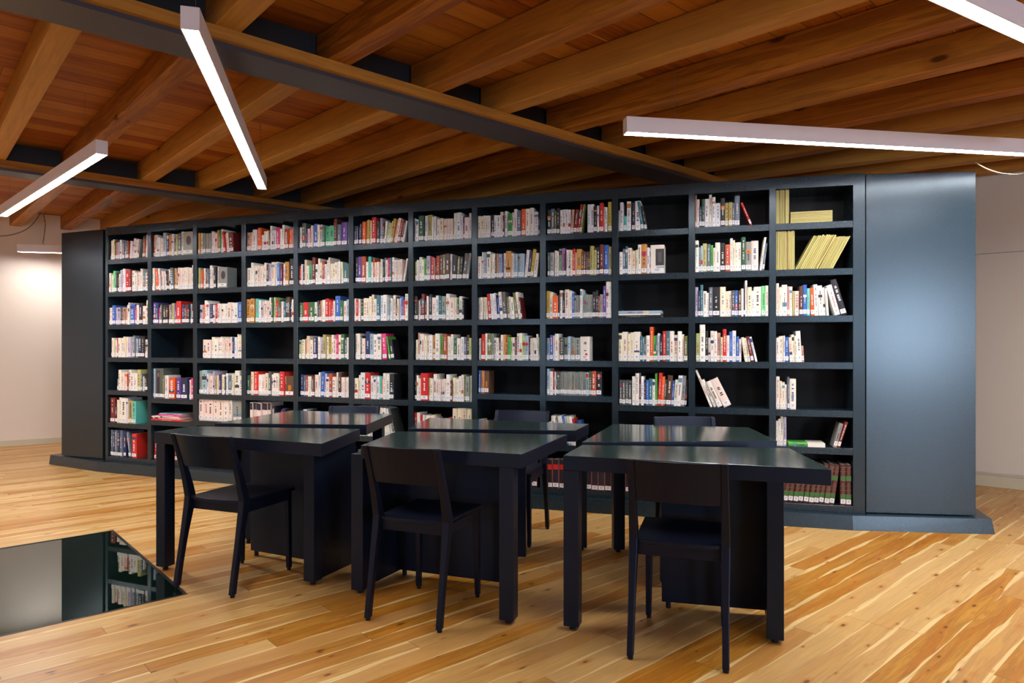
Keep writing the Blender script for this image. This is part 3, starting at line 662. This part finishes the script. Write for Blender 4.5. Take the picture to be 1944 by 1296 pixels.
for (c, r), s in CELL.items():
    if not s: continue
    a, d, L, an = BAY[c]; x0 = PT/2; W_ = L - PT
    if c == 0: x0 = .018; W_ = L-.018-PT/2
    if c == 11: W_ = L - PT/2 - .038
    unit = W_/100
    zs = SURF[c][r-1]; zt = (TOP-.075 if r == 1 else SURF[c][r-2]-BT); clear = zt - zs
    seq = []
    for tk in s.split():
        rep = 1
        if '*' in tk:
            tk, rr_ = tk.split('*'); rep = int(rr_)
        if tk[0] == '_': seq += [('gap', float(tk[1:]))]*rep; continue
        mm = re.match(r'([A-Za-z])([\d.]+)/(\d+)(#?)(?:([<>])(\d+))?(#?)$', tk)
        cd, ww, hh, pc, ld_, ang, pc2 = mm.groups()
        tl = (float(ang) if ang else 0) * (-1 if ld_ == '<' else 1)
        seq += [('book', cd, float(ww), float(hh)/100*.273, tl, bool(pc or pc2))]*rep
    # layout pass
    rng = random.Random(c*100 + r)
    def layout(sc):
        x = .3; out = []; prev = None
        for e_ in seq:
            if e_[0] == 'gap':
                if prev and prev[0] > 0: x += max(0, prev[1]*math.sin(R(prev[0]))/unit*.98)
                x += e_[1]*(1 if sc > .9 else .6); prev = None; continue
            _, cd, ww, hh, tl, pc = e_; wm = ww*sc*unit*.985; th = R(abs(tl)); adv = ww*sc*unit/math.cos(th)
            pt = prev[0] if prev else 0; ph = prev[1] if prev else 0
            if prev is None and tl < 0: x += max(0, (hh*math.sin(th) - (999 if False else x*unit))/unit) if x*unit < hh*math.sin(th) else 0
            if prev is not None:
                if tl < pt:   # leans more to this side than the one before: leave the wedge
                    m_ = min(hh, ph); x += m_*(math.tan(R(pt)) - math.tan(R(tl)))/unit
            out.append((cd, x*unit, wm, hh, tl, pc, adv)); x += adv/unit
            prev = (tl, hh)
        if prev and prev[0] > 0: x += prev[1]*math.sin(R(prev[0]))/unit
        return x, out
    sc = 1.0
    for _ in range(40):
        tot, out = layout(sc)
        if tot <= 99.7: break
        sc *= .985
    if sc == 1.0 and 82 < tot < 98.5 and (c, r) not in GAPPED:
        up = min(1.22, 98.8/tot)
        for _ in range(12):
            t2, o2_ = layout(up)
            if t2 <= 99.4: tot, out = t2, o2_; break
            up *= .985
    idx = 0
    for cd, xx, wm, hh, tl, pc, adv in out:
        idx += 1
        hh *= rng.uniform(.985, 1.015)
        lim = clear - .004
        if tl: lim = (clear-.004 - wm*math.sin(R(abs(tl))))/math.cos(R(abs(tl)))
        hh = min(hh, lim)
        dp = min(.24, max(.10, hh*.68 + rng.uniform(-.01, .012)))
        yo = rng.uniform(.012, .03)
        if tl == 0: Tm = Matrix.Translation((x0+xx, yo, 0))
        elif tl < 0: Tm = Matrix.Translation((x0+xx, yo, 0)) @ Matrix.Rotation(R(tl), 4, 'Y')
        else: Tm = Matrix.Translation((x0+xx+adv, yo, 0)) @ Matrix.Rotation(R(tl), 4, 'Y') @ Matrix.Translation((-wm, 0, 0))
        BOOKS.append(dict(c=c, r=r, i=idx, n=len(out), cd=cd, w=wm, h=hh, dp=dp, T=Tm, pic=pc, tl=tl, z=zs, rng=random.Random(c*10000+r*1000+idx), flat=False))
for (c, r), lst in FLAT.items():
    a, d, L, an = BAY[c]; unit = (L-PT)/100; z = 0
    for k, (xs_, ln, th, cd) in enumerate(lst):
        yo = .012 if c != 1 else [.0, .012, .006, .02, .03][k]
        if c == 1: yo = [0.002, .012, .006, .02, .03][k]
        xs2 = max(xs_, .4); ln2 = min(ln, 99-xs2)
        Tm = Matrix.Translation((PT/2 + (xs2+ln2)*unit, yo, z)) @ Matrix.Rotation(R(-90), 4, 'Y')
        BOOKS.append(dict(c=c, r=r, i=100+k, n=len(lst), cd=cd, w=th, h=ln2*unit, dp=.19 if c != 11 else .16, T=Tm, pic=False, tl=0, z=SURF[c][r-1]+.0002, rng=random.Random(c*77+r*7+k), flat=True))
        z += th + .0003
VIS67 = {(0,6),(0,7),(1,6),(2,6),(11,6),(11,7),(6,6),(3,6)}
def area(b_):
    a = BAY[b_['c']]; yy = (a[0] + a[1]*a[2]/2).y
    v = b_['w']*b_['h']/yy**2 * abs(a[1].x)
    if b_['r'] >= 6 and (b_['c'], b_['r']) not in VIS67: v *= .12
    if (b_['c'], b_['r']) == (11, 7) and b_['i'] < 4: v *= .1
    if b_['flat']: v *= 1.3
    return v
BOOKS.sort(key=area, reverse=True)
single, rest = BOOKS[:300], BOOKS[300:]
print('books', len(BOOKS))
ROWN = ['top', 'second', 'third', 'fourth', 'fifth', 'sixth', 'bottom']
BAYN = ['first', 'second', 'third', 'fourth', 'fifth', 'sixth', 'seventh', 'eighth', 'ninth', 'tenth', 'eleventh', 'last']
def lab_quad(bmh, T, w_, h_, code, bulge, rng):
    lh = .030; z0 = .010 + rng.uniform(0, .004)
    if code in 'yo' and w_ < .016: return False
    bmh.box(T, w_*.06, w_*.94, -bulge-.0013, -bulge*.55, z0, z0+lh, (246, 244, 246))
    if w_ > .012:
        bmh.quad(T, w_*.3, w_*.7, z0+lh*.62, z0+lh*.72, -bulge-.0016, (90, 90, 100)); bmh.quad(T, w_*.34, w_*.62, z0+lh*.36, z0+lh*.46, -bulge-.0016, (90, 90, 100))
    return True
rb = BookMesh()
for b_ in rest:
    a, d, L, an = BAY[b_['c']]
    Wm = Matrix.Translation((a.x, a.y, b_['z'])) @ Matrix.Rotation(an, 4, 'Z') @ b_['T']
    rgb, bu = book_body(rb, Wm, b_['w'], b_['h'], b_['dp'], b_['cd'], b_['rng'])
    spine_print(rb, Wm, b_['w'], b_['h'], b_['cd'], b_['rng'], bu, b_['pic'])
    if not b_['flat']: lab_quad(rb, Wm, b_['w'], b_['h'], b_['cd'], bu, b_['rng'])
o = rb.build('books'); tag(o, 'the many smaller and half hidden books on the slate blue bookcase', 'books', kind='stuff')
for b_ in single:
    a, d, L, an = BAY[b_['c']]
    Tm = b_['T']; org = Tm.to_translation(); Rot = Tm.to_3x3().to_4x4()
    bmh = BookMesh()
    if b_['flat'] and b_['cd'] == 'E': bmh.quad(Rot, 0, b_['w']+.0006, .001, b_['h']*.47, -.0046, (240, 236, 230)); bmh.box(Rot, b_['w']+.0001, b_['w']+.0009, -.003, b_['dp'], .001, b_['h']*.47, (240, 236, 230))
    rgb, bu = book_body(bmh, Rot, b_['w'], b_['h'], b_['dp'], b_['cd'], b_['rng'])
    spine_print(bmh, Rot, b_['w'], b_['h'], b_['cd'], b_['rng'], bu, b_['pic'])
    o = bmh.build('book')
    p = Matrix.Translation((a.x, a.y, b_['z'])) @ Matrix.Rotation(an, 4, 'Z') @ org
    o.location = p; o.rotation_euler = (0, 0, an)
    if not b_['flat']:
        lm = BookMesh()
        if lab_quad(lm, Rot, b_['w'], b_['h'], b_['cd'], bu, b_['rng']): lm.build('spine_label', o)
        else: lm.bm.free()
    cn = PAL[b_['cd']][1]; hm = b_['h']
    size = ''
    if b_['w'] > .04: size = 'thick '
    elif b_['w'] < .013: size = 'thin '
    if hm > .225: size = 'tall ' + size
    lean = ' leaning' if abs(b_['tl']) > 6 else ''
    if b_['flat']:
        if len(FLAT[(b_['c'], b_['r'])]) == 1: lb = '%s book lying flat on the %s shelf of the %s bay' % ('green and white', ROWN[b_['r']-1], BAYN[b_['c']])
        else: lb = '%s%s book, %s from bottom of flat pile, %s shelf, %s bay' % (size, cn, ordn(b_['i']-99), ROWN[b_['r']-1], BAYN[b_['c']])
    else:
        lb = '%s%s%s book, %s from left on %s shelf of %s bay' % (size, cn, lean, ordn(b_['i']), ROWN[b_['r']-1], BAYN[b_['c']])
    tag(o, lb, 'book', 'books on the slate blue bookcase')

# ---------------------------------------------------------------- tables
TT, TH = .75, .062
def table(fl_, fr_, br_, bl_, back, side, solo_leg, side_leg, label, swap=False, panel=None):
    """fl_.. : plan corners; panel: (a, b) plan ends of the modesty panel; side: (a, b) plan ends of side panel; solo_leg: corner of free leg"""
    c = (fl_+fr_+br_+bl_)/4
    t_ = empty('reading_table', (c.x, c.y, 0)); tag(t_, label, 'table', 'reading tables in front of the bookcase')
    q = [p - c for p in (fl_, fr_, br_, bl_)]
    tp = MB().prism(q, TT-TH, TT).build('tabletop', M['table'], t_, bevel=.0018)
    tp.data.materials.append(M['table_base'])
    for p_ in tp.data.polygons:
        if p_.normal.z < .5: p_.material_index = 1
    fd = (fr_-fl_).normalized(); an = math.atan2(fd.y, fd.x)
    def leg(p, s=.066):
        r = p - c
        l = MB().box(-s/2, s/2, -s/2, s/2, .02, TT-TH).build('leg', M['table_base'], t_, bevel=.002, loc=(r.x, r.y, 0), rz=an)
        f_ = MB().tube([(0, 0, 0), (0, 0, .021)], .014, 12).build('foot', M['rubber'], l)
    leg(solo_leg); leg(side_leg)
    def slab(a, b, th, name, z0=.022, z1=TT-TH):
        d = b-a; r = a-c
        return MB().box(0, d.length, -th/2, th/2, z0, z1).build(name, M['table_base'], t_, bevel=.0015, loc=(r.x, r.y, 0), rz=math.atan2(d.y, d.x))
    slab(panel[0], panel[1], .03, 'modesty_panel', .03); slab(side[0], side[1], .04, 'side_panel')
    MB().tube([(*(panel[0]+(panel[1]-panel[0]).normalized()*.03-c), 0), (*(panel[0]+(panel[1]-panel[0]).normalized()*.03-c), .031)], .012, 10).build('foot', M['rubber'], t_)
    return t_
def tc4(a, b, c, d): return [at(*p, TT).xy for p in (a, b, c, d)]
Q = {}
Q[1] = tc4((293.4, 819.4), (610.5, 842), (683.5, 814), (363, 808.6))
Q[4] = tc4((407.4, 803.2), (695.6, 806), (744.7, 785.5), (556.5, 778.4))
Q[2] = tc4((684.8, 845.3), (990.5, 862), (1076.8, 824.8), (752.9, 818.3))
Q[5] = tc4((774.5, 813), (1093, 817), (1117.8, 804.5), (815.5, 792.4))
Q[3] = tc4((1068.8, 864.4), (1578.7, 891), (1498, 850), (1104.8, 844))
Q[6] = tc4((1104.8, 839), (1475, 836.2), (1421.7, 811), (1163.9, 804.5))
V2 = lambda x, y: Vector((x, y))
table(*Q[1], None, (V2(-1.01, 3.52), V2(-.885, 3.80)), V2(-1.895, 3.745), V2(-1.02, 3.51), 'irregular dark reading table, front row, beside the glass floor panel', panel=(V2(-1.515, 4.0), V2(-.93, 3.72)))
table(*Q[2], None, (V2(-.745, 3.41), V2(-.60, 3.70)), V2(-.015, 3.02), V2(-.75, 3.39), 'irregular dark reading table in the middle of the front row', panel=(V2(-.60, 3.66), V2(-.01, 3.44)))
table(*Q[3], None, (V2(1.085, 2.83), V2(1.17, 3.12)), V2(.262, 2.955), V2(1.085, 2.825), 'irregular dark reading table, front row, the one closest to the camera', panel=(V2(.70, 3.2), V2(1.165, 3.09)))
def back_table(q, solo, sleg, side, panel, label): table(*q, None, side, solo, sleg, label, panel=panel)
back_table(Q[4], V2(-.90, 4.62), V2(-1.72, 4.85), (V2(-1.74, 4.82), V2(-1.66, 4.25)), (V2(-1.66, 4.24), V2(-1.1, 4.17)), 'irregular dark reading table, back row, behind the table by the glass floor')
back_table(Q[5], V2(.415, 4.10), V2(-.50, 4.28), (V2(-.50, 4.26), V2(-.55, 3.98)), (V2(-.55, 3.97), V2(.08, 3.87)), 'irregular dark reading table in the middle of the back row')
back_table(Q[6], V2(.63, 4.06), V2(1.305, 3.86), (V2(1.305, 3.84), V2(1.29, 3.48)), (V2(.75, 3.46), V2(1.28, 3.47)), 'irregular dark reading table, back row, behind the one closest to the camera')

# ---------------------------------------------------------------- chairs
def chair(rl, rr_, label):
    """rl, rr_: plan points of the rear feet (seen from behind the chair, its left and right)"""
    d = (rr_-rl).normalized(); c = (rl+rr_)/2; an = math.atan2(d.y, d.x)
    t_ = empty('dining_chair', (c.x, c.y, 0), an); tag(t_, label, 'chair', 'black wooden chairs at the reading tables')
    hw = .178
    m = M['chair']
    def rect(cx_, cy_, z, wx, wy): return [(cx_-wx/2, cy_-wy/2, z), (cx_+wx/2, cy_-wy/2, z), (cx_+wx/2, cy_+wy/2, z), (cx_-wx/2, cy_+wy/2, z)]
    def spl(z):     # profile of the rear post: kicks forward at the seat and back again at the top
        if z < .44: return .085*(z/.44)**1.15
        return .085 - .105*((z-.44)/.34)**1.2
    for s in (-1, 1):
        rings = []
        for k in range(15):
            z = .012 + (.782-.012)*k/14
            wid = .026 + .008*math.exp(-((z-.44)/.16)**2); dep = .030 + .016*math.exp(-((z-.44)/.14)**2)
            rings.append(rect(s*(hw - .004*(z/.78)), spl(z), z, wid, dep))
        lg = MB().loft(rings).build('leg', m, t_, bevel=.004); MB().tube([(s*hw, 0.002, 0), (s*hw, .002, .013)], .011, 10).build('foot_glide', M['rubber'], lg)
        rings = []
        for k in range(6):
            z = .012 + .418*k/5; rings.append(rect(s*(.158 + .004*(1-k/5)), .435 - .008*(k/5), z, .024 + .007*k/5, .024 + .010*k/5))
        lg = MB().loft(rings).build('leg', m, t_, bevel=.004); MB().tube([(s*.161, .435, 0), (s*.161, .435, .013)], .010, 10).build('foot_glide', M['rubber'], lg)
    # curved backrest board
    N_ = 12; rings = []
    for k in range(N_+1):
        u = -1 + 2*k/N_; x = u*(hw-.006); bow = .030*(1-u*u)
        zb, zt_ = .612 + .004*(1-u*u), .782
        rings.append([(x, spl(zb)-.006-bow, zb), (x, spl(zb)+.008-bow, zb), (x, spl(zt_)+.008-bow, zt_), (x, spl(zt_)-.006-bow, zt_)])
    MB().loft(rings).build('backrest', m, t_, bevel=.003)
    # seat board, slightly dished, wider at the front
    nx, ny = 10, 8; mb = MB(); gt = []; gb_ = []
    for j in range(ny+1):
        v = j/ny; y = .075 + .385*v; wd = .170 + .012*v; rt, rbm = [], []
        for i in range(nx+1):
            u = -1 + 2*i/nx; yy = y - (.022*(1-u*u) if j == 0 else 0) + (.006*(1-u*u) if j == ny else 0)
            z = .452 - .010*(1-u*u)*math.sin(math.pi*min(1, v*1.1+.05)) - .006*v*v
            rt.append(mb.bm.verts.new((u*wd, yy, z))); rbm.append(mb.bm.verts.new((u*wd, yy, z-.016)))
        gt.append(rt); gb_.append(rbm)
    for j in range(ny):
        for i in range(nx):
            mb.bm.faces.new((gt[j][i], gt[j][i+1], gt[j+1][i+1], gt[j+1][i])); mb.bm.faces.new((gb_[j][i], gb_[j+1][i], gb_[j+1][i+1], gb_[j][i+1]))
    for j in range(ny):
        mb.bm.faces.new((gt[j][0], gt[j+1][0], gb_[j+1][0], gb_[j][0])); mb.bm.faces.new((gt[j][nx], gb_[j][nx], gb_[j+1][nx], gt[j+1][nx]))
    for i in range(nx):
        mb.bm.faces.new((gt[0][i], gb_[0][i], gb_[0][i+1], gt[0][i+1])); mb.bm.faces.new((gt[ny][i], gt[ny][i+1], gb_[ny][i+1], gb_[ny][i]))
    mb.build('seat', m, t_, bevel=.002)
    fr = MB(); fr.box(-.16, .16, .085, .105, .385, .436); fr.box(-.15, .15, .418, .436, .385, .428)
    fr.box(-.172, -.154, .10, .43, .385, .430); fr.box(.154, .172, .10, .43, .385, .430)
    fr.build('seat_frame', m, t_, bevel=.002)
    return t_
chair(V2(-1.700, 3.452), V2(-1.345, 3.315), 'black wooden chair, back to the camera, standing beside the glass floor panel')
chair(V2(-.645, 3.047), V2(-.305, 2.915), 'black wooden chair, back to the camera, at the middle front table')
chair(V2(.455, 2.672), V2(.805, 2.555), 'black wooden chair, back to the camera, at the table closest to it')
chair(V2(-.965, 4.93), V2(-1.32, 4.96), 'black wooden chair behind the back table next to the glass floor side')
chair(V2(.245, 4.56), V2(-.115, 4.66), 'black wooden chair at the middle table of the back row, facing the camera')
chair(V2(1.235, 4.20), V2(.885, 4.20), 'black wooden chair behind the back row table standing farthest from the glass')

# ---------------------------------------------------------------- linear pendant lamps
LW, LHh = .066, .086
def lamp(a, b, zb, label, wires=(.25, .75), cords=()):
    d = b-a; L = d.length; c = (a+b)/2; an = math.atan2(d.y, d.x)
    t_ = empty('pendant_lamp', (c.x, c.y, zb), an); tag(t_, label, 'lamp', 'linear pendant lamps')
    h = MB(); x = L/2
    h.box(-x, x, -LW/2, -LW/2+.004, 0, LHh); h.box(-x, x, LW/2-.004, LW/2, 0, LHh); h.box(-x, x, -LW/2+.004, LW/2-.004, LHh-.004, LHh)
    h.build('housing', M['alu'], t_)
    MB().box(-x-.004, -x, -LW/2, LW/2, 0, LHh).build('end_cap', M['alu'], t_, bevel=.001); MB().box(x, x+.004, -LW/2, LW/2, 0, LHh).build('end_cap', M['alu'], t_, bevel=.001)
    MB().box(-x+.001, x-.001, -LW/2+.0042, LW/2-.0042, .007, .014).build('diffuser', M['glow'], t_)
    for f_ in wires:
        u = -x + L*f_
        wv = MB().tube([(u, 0, LHh-.001), (u, 0, DECK-zb)], .0011, 6).build('suspension_wire', M['wire'], t_)
        MB().tube([(u, 0, LHh-.001), (u, 0, LHh+.012)], .005, 8).build('wire_holder', M['wire'], wv)
    return t_
G = 1.17; ZL = EYE + G
def lp(px, py): return at(px, py, ZL).xy
A0, A1 = lp(361, 57), lp(497.5, 359)
lamp(A0, A1, ZL, 'long pendant lamp above the tables, running away from the camera', wires=(.04, .96))
B0, B1 = (lp(1184.5, 257) + lp(1190.7, 250))/2, (lp(1944, 301) + lp(1944, 286))/2
db = (B1-B0).normalized(); lamp(B0, B0 + db*2.9, ZL, 'long pendant lamp crossing in front of the end of the bookcase', wires=(.10, .9))
C0 = (lp(181, 291) + lp(205, 295))/2; C1 = (lp(0, 397) + lp(0, 429))/2
dc = (C1-C0).normalized(); lamp(C0, C0 + dc*2.9, ZL, 'pendant lamp over the glass floor panel side with its end cap showing', wires=(.12, .9))
D0, D1 = (lp(1944, 87.5) + lp(1944, 47.5))/2, (lp(1753, 0) + lp(1840, 0))/2
dd = (D1-D0).normalized(); lamp(D0 - dd*1.4, D0 + dd*1.4, ZL, 'pendant lamp cut off by the upper corner of the picture', wires=(.05, .95))
E0, E1 = at(35, 478, 2.33).xy, V2(-5.02, 8.30)
lamp(E0, E1, 2.33, 'short pendant lamp hanging in front of the pale wall behind the bookcase', wires=(.32,))
# unseen lamps out of view, most added to brighten the bookcase's left end
for a, b, k in ((V2(-6.5, 2.2), V2(-5.0, 4.4), 3), (V2(5.2, 2.4), V2(7.2, .6), 4), (V2(-8.6, -.4), V2(-8.8, 2.2), 1), (V2(-8.2, -2.2), V2(-6.2, -1.0), 2), (V2(-8.2, 4.4), V2(-6.7, 6.3), 5)):
    lamp(a, b, ZL, ['pendant lamp in the open room well beyond the glass floor', 'pendant lamp behind the camera near the end window', 'pendant lamp over the far side of the glass floor', 'pendant lamp near the panelled wall outside the picture', 'pendant lamp beside the pale wall outside the picture'][k-1])
# cables
def cable(pts, r, name, label, m):
    P = [Vector(p) for p in pts]; out = []
    P = [P[0]*2 - P[1]] + P + [P[-1]*2 - P[-2]]
    for i in range(1, len(P)-2):
        for k in range(8):
            t = k/8; a, b, c, d = P[i-1], P[i], P[i+1], P[i+2]
            out.append(.5*((2*b) + (c-a)*t + (2*a-5*b+4*c-d)*t*t + (3*b-a-3*c+d)*t**3))
    out.append(P[-2])
    return tag(MB().tube(out, r, 6).build(name, m, smooth=True), label, 'cable')
def pxd(px, py, y): return Vector(((px-CX)/F*y, y, EYE + (HZ-py)/F*y))
cable([pxd(83, 408, 8.2), pxd(86, 425, 8.15), pxd(84, 445, 8.12), pxd(81, 463, 8.1)], .005, 'power_cord', 'thin cord dropping from the ceiling to the short wall lamp', M['cord'])
cable([pxd(77, 404, 8.0), pxd(62, 425, 7.6), pxd(40, 440, 7.2), pxd(0, 448, 6.6), pxd(-60, 440, 6.2)], .004, 'power_cord', 'thin cord drooping under the ceiling joists in front of the pale wall', M['cord'])
cable([pxd(1850, 308, 4.3), pxd(1878, 322, 4.2), pxd(1910, 330, 4.1), pxd(1950, 328, 4.0), pxd(2010, 300, 3.9)], .0035, 'power_cord', 'thin pale cord sagging beneath the lamp beside the panelled wall', M['cord'])
